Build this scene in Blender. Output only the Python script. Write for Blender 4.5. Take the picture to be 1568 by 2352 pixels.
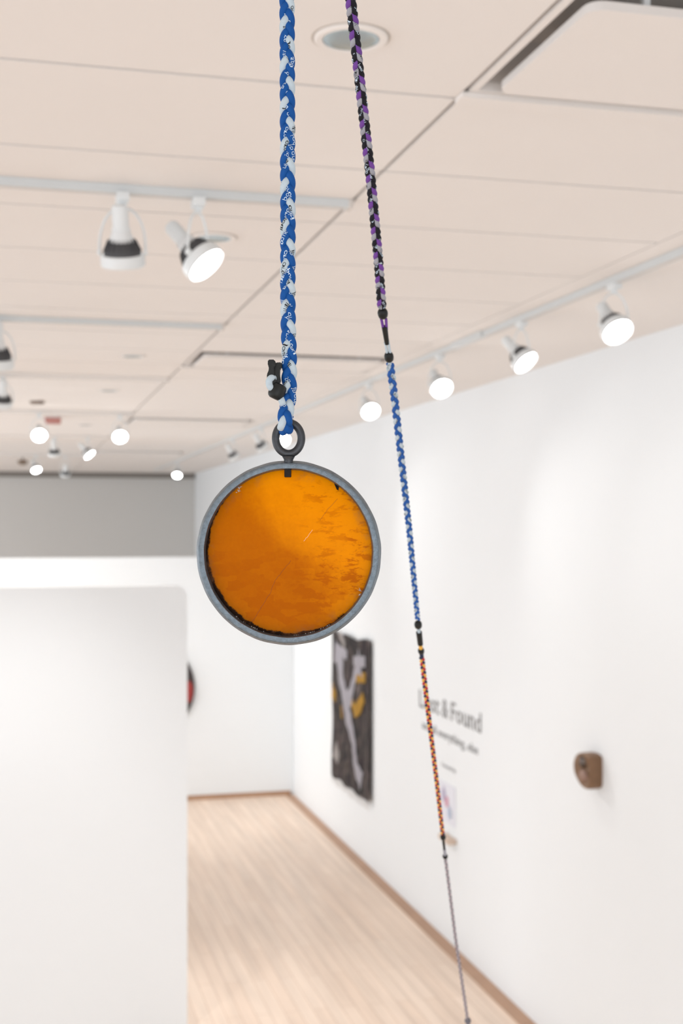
import bpy, bmesh, math, random
from mathutils import Vector, Matrix, Quaternion
random.seed(7)
for o in list(bpy.data.objects): bpy.data.objects.remove(o)
S = bpy.context.scene
COL = S.collection
PI = math.pi

# ------------------------------------------------------------------ camera, world, light, exposure
F = 2945.0                       # focal length in photo pixels
TH = math.atan(753/2945.0)       # heading, clockwise from +Y
c_, s_ = math.cos(TH), math.sin(TH)
H = 2.75                         # lens height
ZC = 0.887                       # ceiling above lens
CEIL = H + ZC
RW = 2.806                       # right wall x
cam = bpy.data.cameras.new('camera'); cam_o = bpy.data.objects.new('camera', cam); COL.objects.link(cam_o)
cam_o.location = (0, 0, H); cam_o.rotation_euler = (PI/2, 0, -TH)
cam.sensor_fit = 'VERTICAL'; cam.sensor_height = 36; cam.sensor_width = 24
cam.lens = 36*F/2352; cam.shift_y = 39/2352.0
cam.clip_start = .02; cam.clip_end = 100
cam.dof.use_dof = True; cam.dof.focus_distance = .80; cam.dof.aperture_fstop = 12.5
S.camera = cam_o
S.view_settings.view_transform = 'Standard'; S.view_settings.look = 'None'
S.view_settings.gamma = 1; S.view_settings.exposure = 0.04; S.view_settings.use_curve_mapping = False
W = bpy.data.worlds.new('world'); S.world = W; W.use_nodes = True
W.node_tree.nodes['Background'].inputs[0].default_value = (.80, .88, 1.0, 1)
W.node_tree.nodes['Background'].inputs[1].default_value = .38

def area(name, loc, rot, sx, sy, power, col=(1, 1, 1)):
    l = bpy.data.lights.new(name, 'AREA'); l.shape = 'RECTANGLE'; l.size = sx; l.size_y = sy
    l.energy = power; l.color = col
    o = bpy.data.objects.new(name, l); COL.objects.link(o); o.location = loc; o.rotation_euler = rot
    return o
# area fill lights added out of view, behind and to the left of the camera
area('fill_back', (-.8, -3.9, 1.75), (PI/2, 0, 0), 6.0, 3.1, 115, (.91, .955, 1.0))
area('fill_near', (-4.9, 0.5, 1.75), (PI/2, 0, -PI/2), 4.5, 3.0, 88, (.91, .955, 1.0))
area('fill_side', (-4.9, 5.0, 1.75), (PI/2, 0, -PI/2), 4.5, 3.0, 50, (.91, .955, 1.0))
area('fill_mid', (-4.9, 10.2, 1.75), (PI/2-.35, 0, -PI/2), 5.0, 3.0, 150, (.91, .955, 1.0))
area('fill_far', (-4.9, 16.5, 1.75), (PI/2, 0, -PI/2), 5.6, 3.0, 150, (.91, .955, 1.0))
SPOT = 62.0                      # watts of one track lamp

# ------------------------------------------------------------------ measuring helpers
def P(x, y, d):
    r = (x-784)/F*d; z = (1215-y)/F*d
    return Vector((r*c_+d*s_, d*c_-r*s_, H+z))
def x_at(px, Y):                 # X of column px on the plane Y
    rho = (px-784)/F; d = Y/(c_-rho*s_); return d*(rho*c_+s_)
def y_at(px, X):                 # Y of column px on the plane X
    rho = (px-784)/F; d = X/(rho*c_+s_); return d*(c_-rho*s_)

# ------------------------------------------------------------------ materials
def mat(name, col, rough=.5, metal=0, noise=0, nscale=20, bump=0, bscale=200, emit=None, estr=0, spec=.5, trans=0):
    m = bpy.data.materials.new(name); m.use_nodes = True; nt = m.node_tree; b = nt.nodes['Principled BSDF']
    b.inputs['Base Color'].default_value = (*col, 1); b.inputs['Roughness'].default_value = rough
    b.inputs['Metallic'].default_value = metal; b.inputs['Specular IOR Level'].default_value = spec
    tc = nt.nodes.new('ShaderNodeTexCoord')
    n = nt.nodes.new('ShaderNodeTexNoise'); n.inputs['Scale'].default_value = nscale; n.inputs['Detail'].default_value = 5
    nt.links.new(tc.outputs['Object'], n.inputs['Vector'])
    mx = nt.nodes.new('ShaderNodeMix'); mx.data_type = 'RGBA'
    k = noise if noise else .02
    mx.inputs['A'].default_value = (*[max(0, v*(1-k)) for v in col], 1)
    mx.inputs['B'].default_value = (*[min(1, v*(1+k)) for v in col], 1)
    nt.links.new(n.outputs['Fac'], mx.inputs['Factor']); nt.links.new(mx.outputs['Result'], b.inputs['Base Color'])
    if bump:
        n2 = nt.nodes.new('ShaderNodeTexNoise'); n2.inputs['Scale'].default_value = bscale
        nt.links.new(tc.outputs['Object'], n2.inputs['Vector'])
        bp = nt.nodes.new('ShaderNodeBump'); bp.inputs['Strength'].default_value = bump; bp.inputs['Distance'].default_value = 1.0/bscale
        nt.links.new(n2.outputs['Fac'], bp.inputs['Height']); nt.links.new(bp.outputs['Normal'], b.inputs['Normal'])
    if emit:
        b.inputs['Emission Color'].default_value = (*emit, 1); b.inputs['Emission Strength'].default_value = estr
    if trans: b.inputs['Transmission Weight'].default_value = trans
    return m

M = {}
M['wall'] = mat('white_wall_paint', (.855, .885, .905), .75, noise=.01, nscale=2)
M['ceil'] = mat('warm_ceiling_tile', (.87, .825, .79), .85, noise=.012, nscale=3, bump=.1, bscale=300)
M['gap'] = mat('ceiling_joint', (.60, .55, .50), .9)
M['white'] = mat('white_enamel', (.80, .83, .84), .35)
M['trackm'] = mat('track_paint', (.66, .69, .70), .4)
M['frost'] = mat('bulb_housing', (.78, .80, .81), .45)
M['fins'] = mat('dark_heat_sink', (.07, .07, .075), .6)
M['lens_on'] = mat('lit_lamp_lens', (1, 1, 1), .3, emit=(1, .98, .95), estr=22)
M['lens_off'] = mat('unlit_lamp_lens', (.15, .15, .16), .2)
M['reflector'] = mat('bluish_reflector', (.42, .50, .53), .22, metal=.85, noise=.2, nscale=8)
M['recess'] = mat('recess_paint', (.70, .65, .61), .8)
M['duct'] = mat('black_duct', (.015, .015, .018), .6)
M['redfix'] = mat('red_plastic', (.55, .25, .22), .4)
M['brownfix'] = mat('brown_plastic', (.22, .16, .12), .5)
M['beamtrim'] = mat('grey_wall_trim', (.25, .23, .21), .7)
M['farwall'] = mat('dimmed_far_wall_paint', (.66, .65, .63), .8)  # greyer than the other walls: its lack of light is put into the colour
M['baseboard'] = mat('tan_baseboard', (.45, .27, .17), .5, noise=.15, nscale=6)
M['black'] = mat('black_plastic', (.012, .013, .012), .42, bump=.05, bscale=900, spec=.28)
M['text'] = mat('grey_vinyl_letters', (.27, .27, .275), .6)
M['text2'] = mat('pale_grey_vinyl_letters', (.38, .38, .39), .6)
M['glasspane'] = mat('added_window_glass', (.9, .95, 1), .05, trans=1)

# wooden floor
m = mat('pale_maple_floor', (.78, .61, .48), .42); M['floor'] = m
nt = m.node_tree; b = nt.nodes['Principled BSDF']
tc = nt.nodes.new('ShaderNodeTexCoord'); mp = nt.nodes.new('ShaderNodeMapping'); mp.inputs['Rotation'].default_value = (0, 0, PI/2)
nt.links.new(tc.outputs['Object'], mp.inputs['Vector'])
br = nt.nodes.new('ShaderNodeTexBrick'); br.inputs['Scale'].default_value = 1.0
br.inputs['Brick Width'].default_value = 1.1; br.inputs['Row Height'].default_value = .083; br.inputs['Mortar Size'].default_value = .0015
br.inputs['Color1'].default_value = (.86, .695, .565, 1); br.inputs['Color2'].default_value = (.81, .635, .505, 1); br.inputs['Mortar'].default_value = (.45, .28, .18, 1)
br.inputs['Bias'].default_value = -.15
nt.links.new(mp.outputs['Vector'], br.inputs['Vector'])
mp2 = nt.nodes.new('ShaderNodeMapping'); mp2.inputs['Scale'].default_value = (9, .7, 1)
nt.links.new(tc.outputs['Object'], mp2.inputs['Vector'])
ns = nt.nodes.new('ShaderNodeTexNoise'); ns.inputs['Scale'].default_value = 1.4; ns.inputs['Detail'].default_value = 6
nt.links.new(mp2.outputs['Vector'], ns.inputs['Vector'])
mx = nt.nodes.new('ShaderNodeMix'); mx.data_type = 'RGBA'; mx.blend_type = 'MULTIPLY'; mx.inputs['Factor'].default_value = 1
rp = nt.nodes.new('ShaderNodeMapRange'); rp.inputs['From Min'].default_value = .3; rp.inputs['From Max'].default_value = .7
rp.inputs['To Min'].default_value = .86; rp.inputs['To Max'].default_value = 1.06
nt.links.new(ns.outputs['Fac'], rp.inputs['Value']); nt.links.new(br.outputs['Color'], mx.inputs['A']); nt.links.new(rp.outputs['Result'], mx.inputs['B'])
nt.links.new(mx.outputs['Result'], b.inputs['Base Color'])

# pewter rim
m = mat('scuffed_pewter', (.16, .195, .225), .36, metal=.75, noise=.45, nscale=420, bump=.5, bscale=1700); M['pewter'] = m
M['bolt'] = mat('dark_steel', (.055, .058, .064), .40, metal=.6, noise=.25, nscale=300, bump=.15, bscale=900)
M['residue'] = mat('black_sealant', (.012, .008, .006), .5, bump=.5, bscale=1500, spec=.2)
M['chip'] = mat('clear_chip', (.75, .72, .70), .2)
M['scratch'] = mat('pale_scratch', (.9, .55, .3), .4)
M['crack'] = mat('dark_crack', (.22, .06, .01), .5)

# cord fabrics
def fabric(name, col): return mat(name, col, .72, noise=.08, nscale=500, bump=.25, bscale=2500, spec=.3)
M['blue'] = fabric('blue_cord_fabric', (.002, .075, .30))
M['offwhite'] = fabric('white_cord_fabric', (.50, .585, .64))
M['blackcord'] = fabric('black_cord_fabric', (.008, .007, .012))
M['purple'] = fabric('purple_cord_fabric', (.16, .055, .30))
M['silver'] = fabric('silver_cord_fabric', (.34, .34, .38))
M['blue2'] = fabric('blue_cord_fabric_two', (.02, .10, .36))
M['red'] = fabric('red_cord_fabric', (.50, .035, .05))
M['yellow'] = fabric('yellow_cord_fabric', (.80, .44, .08))
M['navy'] = fabric('navy_cord_fabric', (.02, .03, .07))
M['greyc'] = fabric('grey_cord_fabric', (.33, .31, .33))
M['greyd'] = fabric('dark_grey_cord_fabric', (.17, .16, .18))
M['pinkc'] = fabric('pink_grey_cord_fabric', (.50, .40, .42))
M['printw'] = mat('white_print', (.62, .74, .86), .6)
M['printb'] = mat('black_print', (.01, .01, .012), .6)

# ------------------------------------------------------------------ mesh helpers
def link(name, bm, m, parent=None, smooth=True, mats=None):
    me = bpy.data.meshes.new(name); bm.normal_update(); bm.to_mesh(me); bm.free()
    for mm in (mats or [m]): me.materials.append(mm)
    if smooth:
        for p in me.polygons: p.use_smooth = True
        try: me.set_sharp_from_angle(angle=math.radians(38))
        except Exception: pass
    o = bpy.data.objects.new(name, me); COL.objects.link(o)
    if parent: o.parent = parent
    return o
def struct(name, bm, m, parent=None, smooth=False, mats=None):
    o = link(name, bm, m, parent, smooth, mats)
    if not parent: o['kind'] = 'structure'
    return o
def thing(name, label, cat, loc=(0, 0, 0), rot=None, group=None):
    o = bpy.data.objects.new(name, None); COL.objects.link(o); o.empty_display_size = .05
    o.location = loc
    if rot is not None: o.rotation_mode = 'QUATERNION'; o.rotation_quaternion = rot
    return tag(o, label, cat, group)
def tag(o, label, cat, group=None):
    o['label'] = label; o['category'] = cat
    if group: o['group'] = group
    return o
def box(bm, x0, x1, y0, y1, z0, z1, mi=0):
    v = [bm.verts.new(p) for p in ((x0,y0,z0),(x1,y0,z0),(x1,y1,z0),(x0,y1,z0),(x0,y0,z1),(x1,y0,z1),(x1,y1,z1),(x0,y1,z1))]
    for f in ((3,2,1,0),(4,5,6,7),(0,1,5,4),(1,2,6,5),(2,3,7,6),(3,0,4,7)):
        fc = bm.faces.new([v[i] for i in f]); fc.material_index = mi
def bevel(bm, w, seg=2):
    bmesh.ops.bevel(bm, geom=bm.edges[:], offset=w, segments=seg, affect='EDGES', profile=.7)
def lathe(bm, prof, n=32, closed=False, mi=0, off=(0, 0, 0)):   # prof: list of (r, z) around local z
    rings = []
    for r, z in prof:
        if r < 1e-7: rings.append([bm.verts.new((off[0], off[1], off[2]+z))])
        else: rings.append([bm.verts.new((off[0]+r*math.cos(2*PI*i/n), off[1]+r*math.sin(2*PI*i/n), off[2]+z)) for i in range(n)])
    pairs = list(zip(rings, rings[1:])) + ([(rings[-1], rings[0])] if closed else [])
    for a, b_ in pairs:
        for i in range(n):
            j = (i+1) % n
            if len(a) == 1 and len(b_) == 1: continue
            if len(a) == 1: vs = (a[0], b_[j], b_[i])
            elif len(b_) == 1: vs = (a[i], a[j], b_[0])
            else: vs = (a[i], a[j], b_[j], b_[i])
            f = bm.faces.new(vs); f.material_index = mi
    bmesh.ops.recalc_face_normals(bm, faces=bm.faces[:])
def frames(pts, ref):
    out = []
    n = len(pts)
    for i in range(n):
        t = (pts[min(i+1, n-1)]-pts[max(i-1, 0)]).normalized()
        e1 = ref-t*ref.dot(t)
        if e1.length < 1e-4: e1 = Vector((0, 1, 0))-t*t.y
        e1.normalize(); e2 = t.cross(e1).normalized()
        out.append((t, e1, e2))
    return out
def tube(bm, pts, rad, n=10, ref=Vector((1, 0, 0)), closed=False, cap=True):
    fr = frames(pts, ref)
    if closed:
        N = len(pts); fr = []
        for i in range(N):
            t = (pts[(i+1) % N]-pts[i-1]).normalized(); e1 = ref-t*ref.dot(t); e1.normalize(); fr.append((t, e1, t.cross(e1)))
    rings = []
    for i, p in enumerate(pts):
        r = rad(i) if callable(rad) else rad
        t, e1, e2 = fr[i]
        rings.append([bm.verts.new(p+e1*r*math.cos(2*PI*k/n)+e2*r*math.sin(2*PI*k/n)) for k in range(n)])
    prs = list(zip(rings, rings[1:])) + ([(rings[-1], rings[0])] if closed else [])
    for a, b_ in prs:
        for k in range(n):
            j = (k+1) % n; bm.faces.new((a[k], a[j], b_[j], b_[k]))
    if cap and not closed:
        bm.faces.new(rings[0][::-1]); bm.faces.new(rings[-1])
def smooth_pts(pts, n=8):        # catmull-rom
    out = []
    P_ = [pts[0]]+list(pts)+[pts[-1]]
    for i in range(1, len(P_)-2):
        a, b_, c, d = P_[i-1:i+3]
        for k in range(n):
            t = k/n
            out.append(.5*((2*b_)+(c-a)*t+(2*a-5*b_+4*c-d)*t*t+(3*b_-a-3*c+d)*t**3))
    out.append(pts[-1]); return out

# ------------------------------------------------------------------ room shell
XL, YB, YF = -5.0, -4.0, 20.4
bm = bmesh.new(); box(bm, XL-.1, RW+.1, YB-.1, YF+.1, -.1, 0); struct('floor', bm, M['floor'])
bm = bmesh.new(); box(bm, RW, RW+.12, YB, YF+.12, 0, CEIL+.3); struct('wall_right', bm, M['wall'])
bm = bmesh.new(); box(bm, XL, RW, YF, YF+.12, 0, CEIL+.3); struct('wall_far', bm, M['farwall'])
def holed_wall(name, along, fixed, thick, a0, a1, wins):
    bm = bmesh.new(); top = CEIL+.3
    def seg(u0, u1, z0, z1):
        if along == 'x': box(bm, u0, u1, min(fixed, fixed+thick), max(fixed, fixed+thick), z0, z1)
        else: box(bm, min(fixed, fixed+thick), max(fixed, fixed+thick), u0, u1, z0, z1)
    prev = a0
    for (u0, u1, z0, z1) in wins:
        seg(prev, u0, 0, top); seg(u0, u1, 0, z0); seg(u0, u1, z1, top); prev = u1
    seg(prev, a1, 0, top)
    return struct(name, bm, M['wall'])
holed_wall('wall_back', 'x', YB, -.12, XL, RW, [(-3.8, 2.2, .2, 3.3)])
holed_wall('wall_left', 'y', XL, -.12, YB, YF+.12, [(-1.9, 2.7, .25, 3.25), (2.8, 7.2, .25, 3.25), (7.7, 12.7, .25, 3.25), (13.7, 19.3, .25, 3.25)])
def added_window(name, axis, u0, u1, z0, z1, pos):  # made-up window frames, unseen, added around the fill lights
    bm = bmesh.new()
    def b2(a, b_, c, d):
        if axis == 'x': box(bm, a, b_, pos-.09, pos-.02, c, d)
        else: box(bm, pos-.09, pos-.02, a, b_, c, d)
    w = .05
    b2(u0, u1, z0, z0+w); b2(u0, u1, z1-w, z1); 
    n = int((u1-u0)/1.5)
    for i in range(n+1):
        u = u0+(u1-u0-w)*i/n; b2(u, u+w, z0+w, z1-w)
    return struct(name, bm, M['white'])
added_window('added_window_1', 'x', -3.8, 2.2, .2, 3.3, YB)
for i_, (a_, b__) in enumerate(((-1.9, 2.7), (2.8, 7.2), (7.7, 12.7), (13.7, 19.3))): added_window('added_window_%d' % (i_+2), 'y', a_, b__, .25, 3.25, XL)

# ceiling: tiles with open joints, drywall border towards the right wall
Xa, Xb = .888, 1.94
Y0, DY = 2.50, .555
DIFF = [(1.39, 2.445), (Y0+7*DY, Y0+8*DY), (Y0+14*DY+.02, Y0+15*DY), (Y0+22*DY, Y0+23*DY)]
g = .006
bm = bmesh.new()
colx = [XL, -3.318, -1.214, Xa]
ny0 = int((YB-Y0)/DY)-1; ny1 = int((YF-Y0)/DY)+1
for j in range(ny0, ny1+1):
    ya, yb = max(YB, Y0+j*DY), min(YF, Y0+(j+1)*DY)
    if yb-ya < .02: continue
    for i in range(len(colx)-1):
        hole = None
        for (hx, hy, hr) in ((.597, 2.238, .056),):
            pass
        box(bm, colx[i]+g, colx[i+1]-g, ya+g, yb-g, CEIL, CEIL+.02)
    cuts = [d for d in DIFF if d[0] < yb-.03 and d[1] > ya+.03]
    if not cuts: box(bm, Xa+g, Xb-g, ya+g, yb-g, CEIL, CEIL+.02)
    else:
        d0, d1 = cuts[0]
        box(bm, Xa+g, Xa+.022, ya+g, yb-g, CEIL, CEIL+.02)
        box(bm, Xb-.03, Xb-g, ya+g, yb-g, CEIL, CEIL+.02)
        if d1 < yb-g: box(bm, Xa+.022, Xb-.03, max(d1, ya+g), yb-g, CEIL, CEIL+.02)
        if d0 > ya+g: box(bm, Xa+.022, Xb-.03, ya+g, min(d0, yb-g), CEIL, CEIL+.02)
box(bm, Xb+.0, RW, YB, YF, CEIL, CEIL+.02)
struct('ceiling', bm, M['ceil'])
# deck above the joints, open above the air grilles
bm = bmesh.new()
box(bm, XL, Xa+.01, YB, YF, CEIL+.022, CEIL+.06)
box(bm, Xb-.02, RW, YB, YF, CEIL+.022, CEIL+.06)
prev = YB
for d0, d1 in DIFF:
    box(bm, Xa+.01, Xb-.02, prev, d0-.012, CEIL+.022, CEIL+.06); prev = d1+.012
box(bm, Xa+.01, Xb-.02, prev, YF, CEIL+.022, CEIL+.06)
struct('ceiling_deck', bm, M['gap'])

# dark grey strip where the far wall meets the ceiling
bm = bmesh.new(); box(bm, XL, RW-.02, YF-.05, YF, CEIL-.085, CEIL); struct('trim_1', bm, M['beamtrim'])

# free-standing partitions
def partition(name, x0, x1, y0, y1, z1, label, rad=.06):
    bm = bmesh.new()
    pts = [(x0, 0), (x1, 0)]
    for k in range(7):
        a = k/6*PI/2; pts.append((x1-rad+rad*math.cos(a), z1-rad+rad*math.sin(a)))
    pts.append((x0, z1))
    fa = [bm.verts.new((x, y0, z)) for x, z in pts]; fb = [bm.verts.new((x, y1, z)) for x, z in pts]
    bm.faces.new(fa); bm.faces.new(fb[::-1])
    for i in range(len(pts)):
        j = (i+1) % len(pts); bm.faces.new((fa[i], fb[i], fb[j], fa[j]))
    bmesh.ops.recalc_face_normals(bm, faces=bm.faces[:])
    o = link(name, bm, M['wall'], None, True); return tag(o, label, 'partition wall')
partition('partition_wall', -3.2, x_at(430, 7.01), 7.01, 7.13, 2.44, 'near white freestanding partition wall with a plain edge, left side of the room')
partition('partition_wall', -3.2, RW-.002, 12.99, 13.11, 2.464, 'far white partition wall behind the near one, meeting the right wall above wooden floor', .002)

bm = bmesh.new(); box(bm, -3.2, RW-.03, 12.972, 12.988, 0, .045); struct('baseboard_far', bm, M['baseboard'])  # thin base trim with the shadow line put into its brown
bm = bmesh.new(); box(bm, RW-.09, RW, -3.9, 12.97, 0, .006); struct('trim_2', bm, M['baseboard'])

# ------------------------------------------------------------------ air diffusers in the ceiling
def diffuser(y0, y1, py0, py1, label, near=False):
    t = thing('air_diffuser', label, 'air vent', (1.40, (y0+y1)/2, CEIL), group=None)
    cx, cy = 1.40, (y0+y1)/2
    bm = bmesh.new()
    xa, xb = Xa+.012-cx, Xb-.022-cx; a, b_ = y0-cy-.01, y1-cy+.01
    h = .11
    z0 = .0212
    box(bm, xa, xa+.01, a, b_, z0, h); box(bm, xb-.01, xb, a, b_, z0, h)
    box(bm, xa+.01, xb-.01, a, a+.01, z0, h); box(bm, xa+.01, xb-.01, b_-.01, b_, z0, h); box(bm, xa, xb, a, b_, h, h+.01)
    link('recess_box', bm, M['recess'], t, False)
    bm = bmesh.new()
    x0, x1 = (Xa+.052-cx), (Xb-.06-cx); p0, p1 = py0-cy, py1-cy; r = .03
    pts = []
    for (qx, qy, st) in ((x1-r, p1-r, 0), (x0+r, p1-r, 1), (x0+r, p0+r, 2), (x1-r, p0+r, 3)):
        for k in range(6):
            an = (st+k/5)*PI/2; pts.append((qx+r*math.cos(an), qy+r*math.sin(an)))
    lo = [bm.verts.new((x, y, -.012)) for x, y in pts]; hi = [bm.verts.new((x, y, .004)) for x, y in pts]
    bm.faces.new(lo[::-1]); bm.faces.new(hi)
    for i in range(len(pts)):
        j = (i+1) % len(pts); bm.faces.new((lo[i], lo[j], hi[j], hi[i]))
    link('face_panel', bm, M['ceil'], t, True)
    for sx in (x0+.12, x1-.12):
        for sy in (p0+.03, p1-.05):
            bm = bmesh.new(); box(bm, sx-.006, sx+.006, sy, sy+.012, .004, h); link('hanger', bm, M['white'], t, False)
    bm = bmesh.new()
    box(bm, xa-.02, xb+.02, b_+.0, b_+.045, -.012, -.001)
    link('edge_strip', bm, M['ceil'], t, False)
    if near:
        bm = bmesh.new(); lathe(bm, [(.0, .105), (.13, .105), (.135, .06), (.14, .06), (.14, .108)], 32, off=(.05, p0-.16, 0))
        link('duct_opening', bm, M['duct'], t)
    return t
diffuser(*DIFF[0], 1.985, 2.415, 'large square white air diffuser at the upper right corner with dark recess around it', True)
lab = ['white air diffuser panel in the ceiling, left of the blue pendant cord above the buckle',
       'distant brownish air diffuser in the ceiling just above the eye bolt height',
       'farthest faint air diffuser in the ceiling before the grey far wall']
for (a, b_), l in zip(DIFF[1:], lab): diffuser(a, b_, a+.09, b_-.02, l)

# ------------------------------------------------------------------ recessed downlights
def downlight(Y, label, X=.59):
    t = thing('recessed_downlight', label, 'ceiling light', (X, Y, CEIL), group='recessed downlights along the left ceiling tiles')
    bm = bmesh.new(); lathe(bm, [(.0505, -.001), (.053, -.006), (.063, -.007), (.067, -.004), (.067, -.0005), (.0505, -.0005)], 40, True)
    link('trim_ring', bm, M['ceil'], t)
    bm = bmesh.new(); lathe(bm, [(.067, -.0006), (.0715, -.0012), (.0715, -.0002), (.067, -.0002)], 40, True)
    link('gasket', bm, M['gap'], t)
    bm = bmesh.new(); lathe(bm, [(.0505, -.004), (.048, -.0025), (.040, -.0012), (.022, -.0008), (0, -.0006)], 40)
    link('reflector', bm, M['reflector'], t)
    return t
for Y, l in ((2.238, 'recessed round downlight at top beside the black and purple braided cord'),
             (3.87, 'recessed downlight seen just behind the tilted lit spotlight'),
             (6.62, 'small dark-rimmed recessed downlight left of the ceiling diffuser'),
             (8.31, 'tiny pale recessed downlight, second farthest in its row'),
             (11.1, 'farthest faint recessed downlight in its row')): downlight(Y, l)

# ------------------------------------------------------------------ lighting tracks
def track_x(Y, x0, x1, label, rail_m):
    t = thing('lighting_track', label, 'light track', ((x0+x1)/2, Y, CEIL)); L = (x1-x0)/2
    bm = bmesh.new(); box(bm, -L, L, -.018, .018, -.022, -.0005)
    link('rail', bm, rail_m, t, False)
    bm = bmesh.new(); box(bm, -L+.01, L-.01, -.007, .007, -.0235, -.0215); link('slot', bm, M['recess'], t, False)
    bm = bmesh.new(); box(bm, L, L+.014, -.02, .02, -.025, -.0005); bevel(bm, .002, 1); link('end_cap', bm, M['recess'], t, False)
    return t
TY = [(3.35, 'white lighting track nearest the camera, carrying two large spotlights'),
      (5.52, 'white lighting track crossing the ceiling at the height of the seam joint, second from camera'),
      (7.55, 'faint lighting track, third from the camera'),
      (9.86, 'faint lighting track carrying two round bright spotlights above the near partition'),
      (12.4, 'faint lighting track carrying the small tilted bright spotlight'),
      (15.5, 'farthest cross lighting track, near the grey far wall')]
for Y, l in TY: track_x(Y, -2.6, .872, l, M['trackm'] if Y < 6 else M['ceil'])
RX = 2.05
t = thing('lighting_track', 'long grey lighting track running beside the right wall', 'light track', (RX, 10, CEIL))
bm = bmesh.new(); box(bm, -.018, .018, -9.0, 9.2, -.024, -.0005); link('rail', bm, M['trackm'], t, False)
bm = bmesh.new(); box(bm, -.007, .007, -8.98, 9.18, -.0255, -.0235); link('slot', bm, M['recess'], t, False)
bm = bmesh.new(); box(bm, -.03, .0, -4.6, -4.2, -.026, -.0005); link('feed_box', bm, M['trackm'], t, False)

def spotlight(X, Y, aim, label, on=True, power=1.0, cone=75, drop=.135, group=None, scale=1.0, neck=False):
    """gimbal head: the yoke hangs from the track, the lamp tips inside it towards aim"""
    t = thing('track_spotlight', label, 'spotlight', (X, Y, CEIL-.022), group=group)
    aim = Vector(aim).normalized(); q = Vector((0, 0, -1)).rotation_difference(aim)
    R = q.to_matrix().to_4x4(); C = Matrix.Translation((0, 0, -drop))
    mtx = C @ R @ Matrix.Scale(scale, 4)
    hd = Vector((aim.x, aim.y, 0))
    side = Vector((0, 0, 1)).cross(hd).normalized() if hd.length > .05 else Vector((1, 0, 0))
    bm = bmesh.new(); box(bm, -.016, .016, -.03, .03, -.022, .0); bevel(bm, .004, 2); 
    box(bm, -.008, .008, -.008, .008, -.036, -.02)
    link('track_adapter', bm, M['white'], t)
    # yoke: an arch from pivot to pivot
    rr = .060*scale
    bm = bmesh.new(); pts = []
    for k in range(17):
        a = PI*k/16
        pts.append(side*(rr*math.cos(a)) + Vector((0, 0, -drop + (drop-.034)*math.sin(a)**.8)))
    tube(bm, pts, .0036, 8, ref=Vector((side.y, -side.x, 0)) if True else None)
    link('yoke', bm, M['white'], t)
    bm = bmesh.new()
    lathe(bm, [(0, .120), (.017, .120), (.021, .112), (.021, .066), (.025, .058)], 28); bm.transform(mtx); link('lamp_socket', bm, M['white'], t)
    bm = bmesh.new()
    lathe(bm, [(.023, .062), (.025, .050), (.031, .034), (.034, .028)], 28); bm.transform(mtx); link('bulb_housing', bm, M['frost'], t)
    bm = bmesh.new(); lathe(bm, [(.033, .029), (.036, .024), (.044, .010), (.048, -.002), (.048, -.012), (.044, -.012)], 28)
    for k in range(20):
        a = 2*PI*k/20; ca, sa = math.cos(a), math.sin(a); tx, ty = -sa*.0010, ca*.0010
        lo = [bm.verts.new((r*ca+tx, r*sa+ty, z)) for r, z in ((.030, .036), (.038, .030), (.050, .004), (.044, .004))]
        hi = [bm.verts.new((r*ca-tx, r*sa-ty, z)) for r, z in ((.030, .036), (.038, .030), (.050, .004), (.044, .004))]
        bm.faces.new(lo); bm.faces.new(hi[::-1])
        for q_ in range(4): bm.faces.new((lo[q_], hi[q_], hi[(q_+1) % 4], lo[(q_+1) % 4]))
    bm.transform(mtx); link('heat_sink', bm, M['fins'], t)
    bm = bmesh.new(); lathe(bm, [(.052, -.004), (.056, -.006), (.0575, -.012), (.0575, -.032), (.054, -.036), (.0505, -.032), (.0505, -.008)], 36, True)
    bm.transform(mtx); link('lamp_rim', bm, M['white'], t)
    bm = bmesh.new(); lathe(bm, [(.0505, -.026), (.040, -.032), (.022, -.036), (0, -.037)], 32)
    bm.transform(mtx); link('lamp_lens', bm, M['lens_on'] if on else M['lens_off'], t)
    for s in (-1, 1):
        bm = bmesh.new(); lathe(bm, [(0, .004), (.007, .004), (.009, 0), (.009, -.004), (0, -.004)], 14)
        qq = Vector((0, 0, 1)).rotation_difference(side*s)
        bm.transform(Matrix.Translation(side*(s*rr)+Vector((0, 0, -drop))) @ qq.to_matrix().to_4x4()); link('pivot_knob', bm, M['white'], t)
    if power > 0:
        l = bpy.data.lights.new('lamp_beam', 'SPOT'); l.energy = SPOT*power; l.spot_size = math.radians(cone); l.spot_blend = .8; l.shadow_soft_size = .04
        l.color = (1, .985, .965)
        lo = bpy.data.objects.new('lamp_beam', l); COL.objects.link(lo); lo.parent = t
        lo.location = Vector((0, 0, -drop))+aim*.045*scale; lo.rotation_mode = 'QUATERNION'; lo.rotation_quaternion = q
    return t
G1, G2 = 'spotlights on the cross tracks', 'spotlights on the long track by the right wall'
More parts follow.
